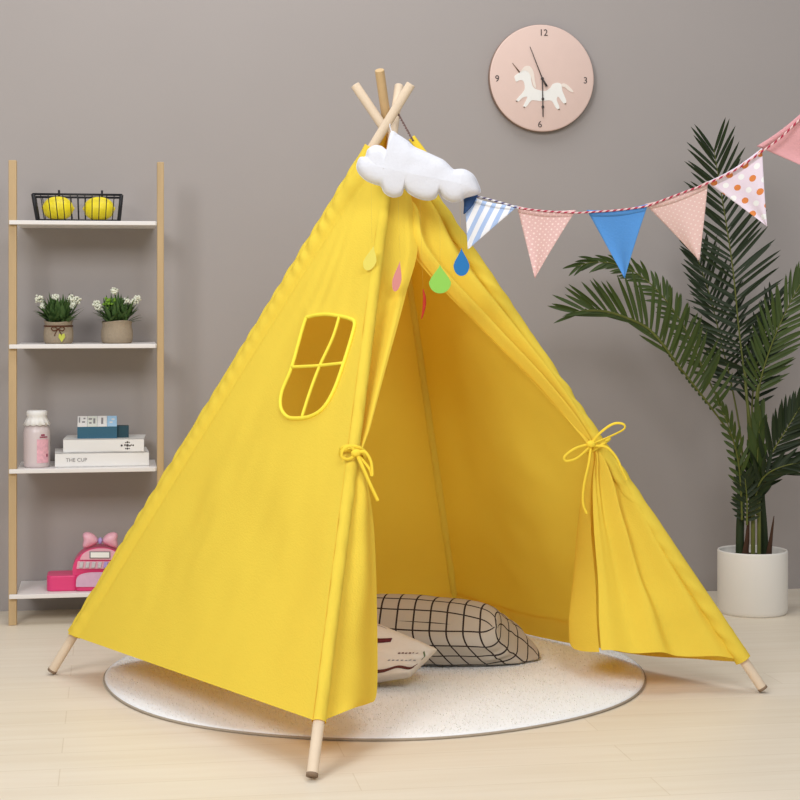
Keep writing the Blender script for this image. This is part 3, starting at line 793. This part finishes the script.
# calendar box
Ybx = Yb + .022
xa_, xb_ = sx(77.3, Ybx), sx(117, Ybx)
cbx = Vector(((xa_ + xb_) / 2, Ybx, zb3)); box = thing('desk_calendar', cbx, 'small teal block calendar with four tilted cards, topmost on the white books', 'calendar')
w = xb_ - xa_; hb = on_y(100, 426, Ybx).z - on_y(100, 437.7, Ybx).z
rt = Matrix.Translation(cbx) @ Matrix.Rotation(-.0, 4, 'Z')
mb = MB(); mb.poly([rt @ Vector((-w / 2, y, z)) + Vector((w / 2, 0, 0)) for y, z in ((0, 0), (.055, 0), (.055, hb + .024), (.045, hb + .026), (0, hb))], w, Vector((1, 0, 0))); mb.build('holder', M['teal'], box, False, tri=True)
mb = MB(); mb.box((cbx.x + w / 2 + .016, cbx.y + .038, zb3 + hb * .5), (.034, .045, hb * 1.0)); mb.build('side_block', M['tealside'], box, False, bevel=.001)  # side of the calendar box, a separate block in a darker teal
sl = math.atan2(.026, .045); cw = w / 4
for i, m in enumerate(('book', 'cream', 'book', 'lightblue')):
    M4 = rt @ Matrix.Translation((-w / 2 + cw * (i + .5), .0225, hb + .0135)) @ Matrix.Rotation(sl, 4, 'X')
    mb = MB(); mb.box(None, (cw * .98, .052, .003), M4=M4); cd = mb.build('card', M[m], box, False, bevel=.0008)
    mb = MB()
    for (x, y, a, b_) in (((-.3, .1, .12, .5), (.12, -.1, .3, .12), (.2, .25, .2, .12)), ((-.2, .2, .35, .14), (.2, 0, .2, .5), (-.2, -.2, .25, .14)), ((0, 0, .2, .62),), ((.1, .15, .3, .12), (-.1, -.15, .3, .12)))[i]:
        mb.box(None, (cw * a, .05 * b_, .0008), M4=M4 @ Matrix.Translation((cw * x, .05 * y, .0018)))
    mb.build('card_print', M['inkgrey'] if i < 3 else M['board'], cd, False)

# toy cash register
YR = 4.955
def rg(x, y, Y=YR): return on_y(40 + x / 8.89, 525 + y / 8.89, Y)
base0 = rg(540, 560); reg = thing('toy_cash_register', Vector((base0.x, YR + .06, b4)), 'pink toy cash register with a bow on top, on the lowest board', 'toy')
zb_ = b4; zf = rg(540, 420).z - rg(540, 558).z
def rbox(x0, x1, z0, z1, Y0, Y1, r):  # rounded-corner slab in plan
    pts = []
    for cx, cy, a0 in ((x1 - r, Y0 + r, -90), (x1 - r, Y1 - r, 0), (x0 + r, Y1 - r, 90), (x0 + r, Y0 + r, 180)):
        for k in range(7):
            a = math.radians(a0 + k * 15); pts.append(Vector((cx + r * math.cos(a), cy + r * math.sin(a), (z0 + z1) / 2)))
    mb = MB(); mb.poly(pts, z1 - z0, Vector((0, 0, 1))); return mb
rbox(rg(60, 500).x, rg(345, 500).x, zb_, zb_ + zf, YR - .012, YR + .09, .018).build('side_block', M['hotpink'], reg, False, bevel=.004)
rbox(rg(315, 500).x, rg(790, 500).x, zb_, zb_ + zf, YR - .022, YR + .11, .02).build('base', M['hotpink'], reg, False, bevel=.004)
mb = MB(); mb.poly(catmull([rg(x, y, YR - .0235) for x, y in ((322, 548), (320, 520), (324, 480), (345, 450), (385, 432), (450, 422), (560, 420), (680, 425), (740, 445), (770, 480), (776, 520), (775, 548), (700, 549), (550, 549), (400, 549), (350, 549))], 3, True), .004, YN); mb.build('drawer_front', M['lilac'], reg, False, tri=True, label='speckled lilac drawer front')
dome = catmull([rg(x, y, YR + .035) for x, y in ((292, 425), (296, 350), (330, 280), (390, 225), (460, 195), (540, 186), (620, 195), (690, 225), (750, 280), (784, 350), (788, 425))], 5)
mb = MB(); mb.poly(dome, .085, YN); mb.build('body', M['hotpink'], reg, False, tri=True, bevel=.006)
arc = catmull([rg(x, y, YR - .009) for x, y in ((355, 308), (375, 265), (420, 232), (480, 213), (545, 208), (610, 213), (665, 235), (700, 265), (718, 308))], 4)
mb = MB(); mb.poly(arc, .006, YN); mb.build('display_panel', M['pink'], reg, False, tri=True, label='pale pink arched panel')
mb = MB(); mb.poly([rg(x, y, YR - .0135) for x, y in ((440, 235), (625, 235), (625, 296), (440, 296))], .003, YN); dsp = mb.build('display_frame', M['inkgrey'], reg, False)
mb = MB(); mb.poly([rg(x, y, YR - .0155) for x, y in ((450, 243), (615, 243), (615, 289), (450, 289))], .003, YN); mb.build('display', M['screen'], dsp, False)
mb = MB(); mb.poly([rg(x, y, YR - .009) for x, y in ((335, 322), (745, 322), (755, 388), (325, 388))], .005, YN); mb.build('button_panel', M['pink'], reg, False)
for i in range(7):
    x = 345 + i * 54; mb = MB(); mb.poly([rg(x + a, y, YR - .014) for a, y in ((12, 328), (44, 328), (34, 380), (2, 380))], .005, YN)
    mb.build('button', M['silver' if i < 4 else 'purple'], reg, False, bevel=.001)
for sg in (-1, 1):
    lobe = catmull([rg(536 + sg * a, y, YR + .02) for a, y in ((18, 125), (60, 80), (110, 62), (148, 72), (156, 100), (150, 135), (158, 180), (145, 205), (105, 200), (55, 178), (20, 155))], 4, True)
    cm = sum(lobe, Vector()) / len(lobe); mb = MB()
    for s2_ in (1, -1):
        mb.grid([[lerp(p, cm, f) + Vector((0, -s2_ * .014 * math.sqrt(1 - (1 - f) ** 2), 0)) for p in lobe] for f in [i / 8 for i in range(9)]], close=True)
    mb.build('bow_lobe', M['pink'], reg, merge=.0001)
mb = MB(); mb.ball(rg(536, 140, YR + .012), .0085, .75, 1, 1.15); mb.build('bow_knot', M['purple'], reg)

# ---------- palm ----------
ZP = 5.02
pc = on_floor(752.5, 612); ZP = (pc.x * sn + pc.y * cs)
rp = 34.7 / F * ZP; hp = H - (549.5 - HY) / F * ZP
palm = thing('potted_palm', Vector((pc.x, pc.y, 0)), 'tall green palm with long feathery fronds in a white cylindrical pot by the wall', 'potted plant')
mb = MB(); mb.lathe((pc.x, pc.y, 0), [(0, 0), (rp * .96, 0), (rp * .985, .004), (rp, .012), (rp, hp - .004), (rp * .99, hp), (rp * .95, hp), (rp * .935, hp - .004), (rp * .93, hp - .03), (0, hp - .03)], 64); mb.build('pot', M['ceramic'], palm)
mb = MB(); mb.lathe((pc.x, pc.y, 0), [(rp * .925, hp - .035), (rp * .925, hp - .022), (rp * .5, hp - .018), (0, hp - .018)], 40); mb.build('soil', M['soil'], palm)
def PZ(px, py, dz=0): return P(px, py, ZP + dz)
zs = 562
def stem(pts, r0, r1, mat, name='stem'):
    mb = MB(); mb.tube(catmull([PZ(*q) for q in pts], 6), lambda t: lerp(r0, r1, t), 10); return mb.build(name, M[mat], palm)
stem([(740, zs, -.01), (740, 530, -.01), (741, 500, -.01), (739, 470, -.01), (736, 445, -.01)], .013, .009, 'trunk')
stem([(765, zs, .01), (764, 530, .01), (762, 500, .01), (761, 470, .01)], .012, .008, 'trunk')
stem([(753, zs, -.03), (753, 530, -.03), (753, 500, -.03), (752, 440, -.02), (747, 400, -.01), (745, 370, 0)], .0065, .004, 'rachis')
stem([(759, zs, -.03), (759, 520, -.03), (758, 480, -.03), (755, 430, -.02), (757, 395, -.02), (759, 385, -.02)], .006, .004, 'rachis')
for pts in ([(744, zs, -.02), (747, 540, -.025), (749, 510, -.03)], [(768, zs, 0), (770, 545, -.01), (774, 516, -.02)]):
    mb = MB(); mb.tube(catmull([PZ(*q) for q in pts], 6), lambda t: lerp(.013, .001, t), 10, .5); mb.build('sheath', M['sheath'], palm)
rl = random.Random(3)
def side_of(t, ref):  # perpendicular to rachis within the viewed plane
    s = t.cross(ref); s.normalize(); return s
VIEW = ray(750, 350).normalized()
def frond(pts, nl, mat, lenL, lenR, angL=45, angR=45, start=.15, width=.013, droop=.15, back=.12, endlen=.35, stemr=.0035, wallz=None):
    path = catmull([PZ(*q) for q in pts], 10); n = len(path)
    L_ = [0]
    for i in range(1, n): L_.append(L_[-1] + (path[i] - path[i - 1]).length)
    def at(s):
        d = s * L_[-1]
        for i in range(1, n):
            if L_[i] >= d:
                f = (d - L_[i - 1]) / max(1e-6, L_[i] - L_[i - 1]); return lerp(path[i - 1], path[i], f), (path[i] - path[i - 1]).normalized()
        return path[-1], (path[-1] - path[-2]).normalized()
    mb = MB(); mb.tube(path, lambda t: lerp(stemr, .001, t), 8); fr = mb.build('frond', M['rachis'], palm)
    lf = MB()
    for i in range(nl):
        s = start + (1 - start) * (i + .5) / nl
        for sg, ll, an in ((1, lenL, angL), (-1, lenR, angR)):
            if ll <= 0: continue
            p, t = at(min(.995, s + rl.uniform(-.006, .006))); sd = side_of(t, VIEW) * sg
            q = (s - start) / (1 - start)
            prof = (.55 + .45 * math.sin(math.pi * min(1, q * 1.2 + .08))) if q < .55 else lerp(1, endlen, (q - .55) / .45)
            le = ll * prof * rl.uniform(.88, 1.08)
            a = math.radians(lerp(an * 1.15, an * .45, q) + rl.uniform(-5, 5))
            d = (t * math.cos(a) + sd * math.sin(a) + VIEW * rl.uniform(-back, back)).normalized()
            wv = d.cross(VIEW).normalized(); wv = (wv + VIEW * rl.uniform(-.35, .35)).normalized()
            rows = []; N_ = 7
            for k in range(N_ + 1):
                f = k / N_; c = p + d * le * f + Vector((0, 0, -droop * le * f * f)) + t * (le * .10 * f * f)
                ww = width * .5 * (math.sin(math.pi * (f * .82 + .14)) ** .75 if f < 1 else .02) * (.75 + .5 * prof * .5)
                up = wv.cross(d).normalized()
                for _ in (0,): rows.append([c - wv * ww, c + up * ww * .35, c + wv * ww])
            for r_ in rows:
                for v_ in r_:
                    if v_.y > WY - .012: v_.y = WY - .012 - .001 * rl.random()
            lf.grid(rows)
    lf.build('leaflets', M[mat], fr)
# F1 low arching left
frond([(745, 480, -.02), (733, 440, -.03), (710, 406, -.05), (682, 370, -.07), (659, 339, -.08), (642, 324, -.08), (611, 312, -.09), (588, 310, -.10), (572, 313, -.10)], 34, 'palm', 0.012, .150, 30, 66, .30, .0125, -.02, .10, .50)
frond([(682, 371, -.07), (659, 340, -.08), (642, 325, -.08), (611, 313, -.09), (588, 311, -.10), (576, 314, -.10)], 9, 'palm', .135, 0, 14, 30, .12, .011, .08, .08, .5)
# F2 behind it, tip left
frond([(745, 480, .02), (733, 430, .04), (706, 375, .07), (683, 325, .09), (655, 288, .10), (625, 267, .10), (597, 262, .09), (578, 266, .08)], 30, 'palm', .07, .085, 38, 46, .36, .0105, .25, .12, .6)
# F3 tall centre frond
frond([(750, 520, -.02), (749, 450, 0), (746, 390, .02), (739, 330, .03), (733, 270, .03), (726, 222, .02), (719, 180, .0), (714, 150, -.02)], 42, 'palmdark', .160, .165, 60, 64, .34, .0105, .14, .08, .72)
# F4 behind, to upper left
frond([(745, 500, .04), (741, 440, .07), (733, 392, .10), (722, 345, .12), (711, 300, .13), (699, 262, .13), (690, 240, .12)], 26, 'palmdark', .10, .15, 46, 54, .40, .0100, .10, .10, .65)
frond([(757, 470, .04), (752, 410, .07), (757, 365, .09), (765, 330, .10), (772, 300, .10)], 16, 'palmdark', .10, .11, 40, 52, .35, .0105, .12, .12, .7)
# F5 right frond
frond([(757, 500, -.02), (757, 440, -.02), (759, 390, -.02), (768, 355, -.03), (781, 322, -.05), (797, 290, -.06), (815, 262, -.07)], 26, 'palm', .12, .12, 40, 46, .42, .0105, .10, .12, .5)
# F6 low left short
frond([(742, 520, -.05), (741, 490, -.06), (738, 460, -.07), (730, 430, -.09), (718, 402, -.10)], 12, 'palm', .045, .075, 48, 30, .10, .0115, .10, .25, .55)
# F7 low right, dark and dense
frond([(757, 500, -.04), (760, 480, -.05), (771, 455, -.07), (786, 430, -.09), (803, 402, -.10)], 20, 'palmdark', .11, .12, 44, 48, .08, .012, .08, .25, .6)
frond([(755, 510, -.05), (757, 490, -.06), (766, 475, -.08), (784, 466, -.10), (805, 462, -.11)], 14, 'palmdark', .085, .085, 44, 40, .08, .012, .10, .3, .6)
# F8 upright leaf cluster
frond([(757, 515, -.03), (757, 480, -.05), (758, 450, -.06), (760, 420, -.06)], 6, 'palm', .085, .09, 26, 16, .12, .020, .02, .2, .9)
frond([(747, 525, -.05), (747, 500, -.06), (745, 478, -.07)], 10, 'palmdark', .055, .055, 65, 65, .05, .011, .10, .3, .8)

# ---------- rug ----------
rc = P(375, 0, 4.70); rc.z = 0; RR = .647
zr0 = (H) * F / (741 - HY)
cz = zr0 + RR
rc = P(375, 300, cz); rc.z = 0
rug = thing('round_rug', rc, 'round fluffy white rug under the yellow tent', 'rug')
def rugr(a): return RR * (1 + .006 * math.sin(3 * a + 1) + .004 * math.sin(7 * a))
mb = MB(); rows = []
for fr, z in ((0, .0005), (1.0, .0005), (1.004, .004), (.995, .007), (0, .007)):
    rows.append([rc + Vector((rugr(2 * math.pi * k / 120) * fr * math.cos(2 * math.pi * k / 120), rugr(2 * math.pi * k / 120) * fr * math.sin(2 * math.pi * k / 120), z)) for k in range(120)])
mb.grid(rows, close=True); mb.build('backing', M['rugback'], rug, label='thin brown backing edge')
rows = []
for i in range(61):
    fr = i / 60; rows.append([])
    for k in range(140):
        a = 2 * math.pi * k / 140; r = rugr(a) * fr * .998; x, y = rc.x + r * math.cos(a), rc.y + r * math.sin(a)
        z = .007 + .011 * (1 - fr ** 14) + .0012 * noise.noise(Vector((x * 25, y * 25, 0))) * (1 - fr ** 6)
        rows[-1].append(Vector((x, y, z)))
rows.append([Vector((p.x, p.y, .006)) for p in rows[-1]])
mb = MB(); mb.grid(rows, close=True)
rr_ = random.Random(5)
vs, fs = [], []
for i in range(60000):
    a = rr_.random() * 2 * math.pi; fr = math.sqrt(rr_.random()); r = rugr(a) * fr * .996; x, y = rc.x + r * math.cos(a), rc.y + r * math.sin(a)
    z = .006 + .011 * (1 - fr ** 14)
    g = noise.noise(Vector((x * 9, y * 9, 3))) * 2 + rr_.uniform(-2.6, 2.6); L_ = rr_.uniform(.005, .011) * (.75 if fr > .98 else 1)
    dx, dy = math.cos(g) * L_ * .8, math.sin(g) * L_ * .8; wx, wy = -math.sin(g) * .0013, math.cos(g) * .0013
    n = len(vs); vs += [Vector((x - wx, y - wy, z)), Vector((x + wx, y + wy, z)), Vector((x + dx, y + dy, z + L_ * .5))]; fs.append((n, n + 1, n + 2))
mb.build('fur_base', M['rug'], rug)
mb = MB(); mb.add(vs, fs); mb.build('fur_pile', M['tuft'], rug, kind='stuff')
RUGZ = .0235

# ---------- cushions ----------
def cushion(c, ax, ay, az, hw, hh, th, n=40, conc=.06, pinch=1.0, seed=0, squash=None):
    def f(u, v, side):
        k = 1 - conc * (1 - u * u) * (abs(v) ** 3); k2 = 1 - conc * (1 - v * v) * (abs(u) ** 3)
        x = u * hw * k2; y = v * hh * k
        e = max(0, (1 - u * u)) ** .5 * max(0, (1 - v * v)) ** .5
        h = th * e ** .75 * (1 + .10 * noise.noise(Vector((u * 2 + seed, v * 2, side))))
        h += .007 * math.sin(math.atan2(v, u) * 16 + 2) * smooth((max(abs(u), abs(v)) - .55) / .3) * e ** .5 * min(1, 2 * abs(u * v) * 2)
        p = c + ax * x + ay * y + az * h * side
        if p.z < RUGZ + .001: p.z = RUGZ + .001 + (p.z - RUGZ) * .01
        return p
    mb = MB()
    for side in (1, -1):
        rows = []; uv = []
        for i in range(n + 1):
            v = -math.cos(math.pi * i / n) if False else -1 + 2 * i / n
            v = math.sin(v * math.pi / 2)
            rows.append([]); uv.append([])
            for j in range(n + 1):
                u = math.sin((-1 + 2 * j / n) * math.pi / 2)
                rows[-1].append(f(u, v, side)); uv[-1].append((u * hw / .036 + .15, v * hh / .036 + .4))
        mb.grid(rows, uv)
    return mb, f
RIGHT = Vector((cs, -sn, 0)); FWD = Vector((sn, cs, 0)); UP = Vector((0, 0, 1))
def cushion4(tl, tr, br, bl, tf, tb, n=44, conc=.05, seed=0, cell=.034, sag=0):
    """stuffed cover between four corners; tf/tb: bulge in front and behind"""
    nrm = (tr - tl).cross(bl - tl).normalized()
    if nrm.dot(FWD) > 0: nrm = -nrm
    cm = (tl + tr + br + bl) / 4; W = ((tr - tl).length + (br - bl).length) / 2; Hh = ((tl - bl).length + (tr - br).length) / 2
    def f(u, v, side):
        uu = u * (1 - conc * (1 - v * v) * abs(u) ** 3); vv = v * (1 - conc * (1 - u * u) * abs(v) ** 3)
        p = lerp(lerp(bl, br, (uu + 1) / 2), lerp(tl, tr, (uu + 1) / 2), (vv + 1) / 2)
        e = max(0, 1 - u * u) ** .5 * max(0, 1 - v * v) ** .5; th = tf if side > 0 else tb
        h = th * e ** .48 * (1 + .12 * noise.noise(Vector((u * 2 + seed, v * 2, side))))
        edge = smooth((abs(u) - .5) / .4) * e ** .5
        h += .006 * edge * math.sin(v * 11 + 3 * noise.noise(Vector((u * 3, v * 2, seed))))
        p = p + nrm * h * side
        if p.z < RUGZ + .001: p.z = RUGZ + .001 + (p.z - RUGZ) * .01
        return p
    mb = MB()
    for side in (1, -1):
        rows = []; uv = []
        for i in range(n + 1):
            v = math.sin((-1 + 2 * i / n) * math.pi / 2); rows.append([]); uv.append([])
            for j in range(n + 1):
                u = math.sin((-1 + 2 * j / n) * math.pi / 2)
                rows[-1].append(f(u, v, side)); uv[-1].append(None)
        h2 = n // 2
        for i in range(n + 1):          # woven grid follows the cloth surface
            d = 0; us = {h2: 0}
            for j in range(h2 + 1, n + 1): d += (rows[i][j] - rows[i][j - 1]).length; us[j] = d
            d = 0
            for j in range(h2 - 1, -1, -1): d -= (rows[i][j] - rows[i][j + 1]).length; us[j] = d
            for j in range(n + 1): uv[i][j] = [us[j] / cell + .3, 0]
        for j in range(n + 1):
            d = 0; uv[h2][j][1] = .4
            for i in range(h2 + 1, n + 1): d += (rows[i][j] - rows[i - 1][j]).length; uv[i][j][1] = d / cell + .4
            d = 0
            for i in range(h2 - 1, -1, -1): d -= (rows[i][j] - rows[i + 1][j]).length; uv[i][j][1] = d / cell + .4
        mb.grid(rows, [[tuple(q) for q in rw] for rw in uv])
    return mb, f, nrm
mb, f, _ = cushion4(P(335, 615, 4.17), P(497, 627, 4.15), P(541, 661, 4.26), P(380, 665, 4.26), .065, .125, seed=2, conc=.06, cell=.040)
o = mb.build('cushion', M['grid'], None, merge=.0004); tag(o, 'large grey-beige cushion with a dark line grid, lying on the rug inside the tent', 'cushion', 'cushions in the tent')
pil = thing('cushion', P(363, 690, 4.02) * 1.0, 'small cream cushion printed with maroon and brown marks, half behind the left flap', 'cushion', 'cushions in the tent')
mb, f2, az = cushion4(P(325, 604, 4.03), P(437, 650, 3.99), P(410, 676, 3.93), P(315, 690, 3.95), .058, .06, seed=7, conc=.0)
mb.build('cushion_cover', M['creamfab'], pil, merge=.0004)
def decal(path, w, mat, name='print', lab=None):
    mb = MB(); rows = [[], []]; n = 14
    pts = catmull([Vector((u, v, 0)) for u, v in path], n)
    for i, p in enumerate(pts):
        for q, s in ((0, -1), (1, 1)):
            x = f2(p.x, p.y + s * w, 1); rows[q].append(x + az * .0012)
    mb.grid(rows); return mb.build(name, M[mat], pil, solid=.0006, label=lab)
def inv(px, py):   # cushion coordinates under a pixel
    best = None
    for i in range(-48, 49):
        for j in range(-48, 49):
            p = f2(i / 50, j / 50, 1); x, y = proj(p); d = (x - px) ** 2 + (y - py) ** 2
            if best is None or d < best[0]: best = (d, i / 50, j / 50)
    return best[1], best[2]
decal([inv(366, 641), inv(380, 640.5), inv(391, 640)], .085, 'maroon')
decal([inv(366, 620), inv(379, 624), inv(388, 626)], .07, 'maroon')
decal([inv(366, 672), inv(384, 671), inv(398, 667), inv(410, 668), inv(418, 665)], .060, 'brownprint')
for i in range(6): decal([inv(398 + i * 3.6, 653.2), inv(400 + i * 3.6, 653)], .028, 'brownprint', 'small_print')
for i in range(7): decal([inv(388 + i * 4.2, 660.5), inv(390.4 + i * 4.2, 660.2)], .022, 'inkgrey', 'small_print')
decal([inv(424, 652), inv(426, 658), inv(427, 664)], .05, 'greenprint')

# ---------- camera ----------
cam = bpy.data.cameras.new('camera'); co = bpy.data.objects.new('camera', cam); C.objects.link(co)
cam.sensor_width = 36; cam.lens = 36 * F / 800; cam.shift_y = -(400 - HY) / 800
co.location = CAM; co.rotation_euler = (math.pi / 2, 0, -TH); cam.clip_start = .05; sc.camera = co

# ---------- light ----------
def area(name, loc, target, size, power, col=(1, 1, 1), sy=None):
    l = bpy.data.lights.new(name, 'AREA'); l.energy = power; l.size = size; l.color = col
    if sy: l.shape = 'RECTANGLE'; l.size_y = sy
    o = bpy.data.objects.new(name, l); C.objects.link(o); o.location = loc
    o.rotation_euler = (Vector(target) - Vector(loc)).to_track_quat('-Z', 'Y').to_euler(); return o
def CF(X, Z, h): return Vector((X * cs + Z * sn, -X * sn + Z * cs, h))
area('softbox_key', CF(-1.6, .6, 2.5), CF(0, 4.0, .4), 1.2, 70, (1, .995, .985))
area('softbox_top', CF(-.3, 4.1, 3.3), CF(-.1, 4.3, 0), 1.8, 36, (1, .99, .975), 1.6)
area('softbox_fill', CF(.8, .8, 2.6), CF(.1, 4.0, .2), 1.2, 44, (1, .99, .98))
wd = bpy.data.worlds.new('world'); sc.world = wd; wd.use_nodes = True
wd.node_tree.nodes['Background'].inputs[0].default_value = (.97, .98, 1, 1); wd.node_tree.nodes['Background'].inputs[1].default_value = .34
sc.view_settings.view_transform = 'Standard'; sc.view_settings.look = 'None'; sc.view_settings.gamma = 1; sc.view_settings.exposure = 0
sc.view_settings.use_curve_mapping = False
sc.cycles.max_bounces = 8
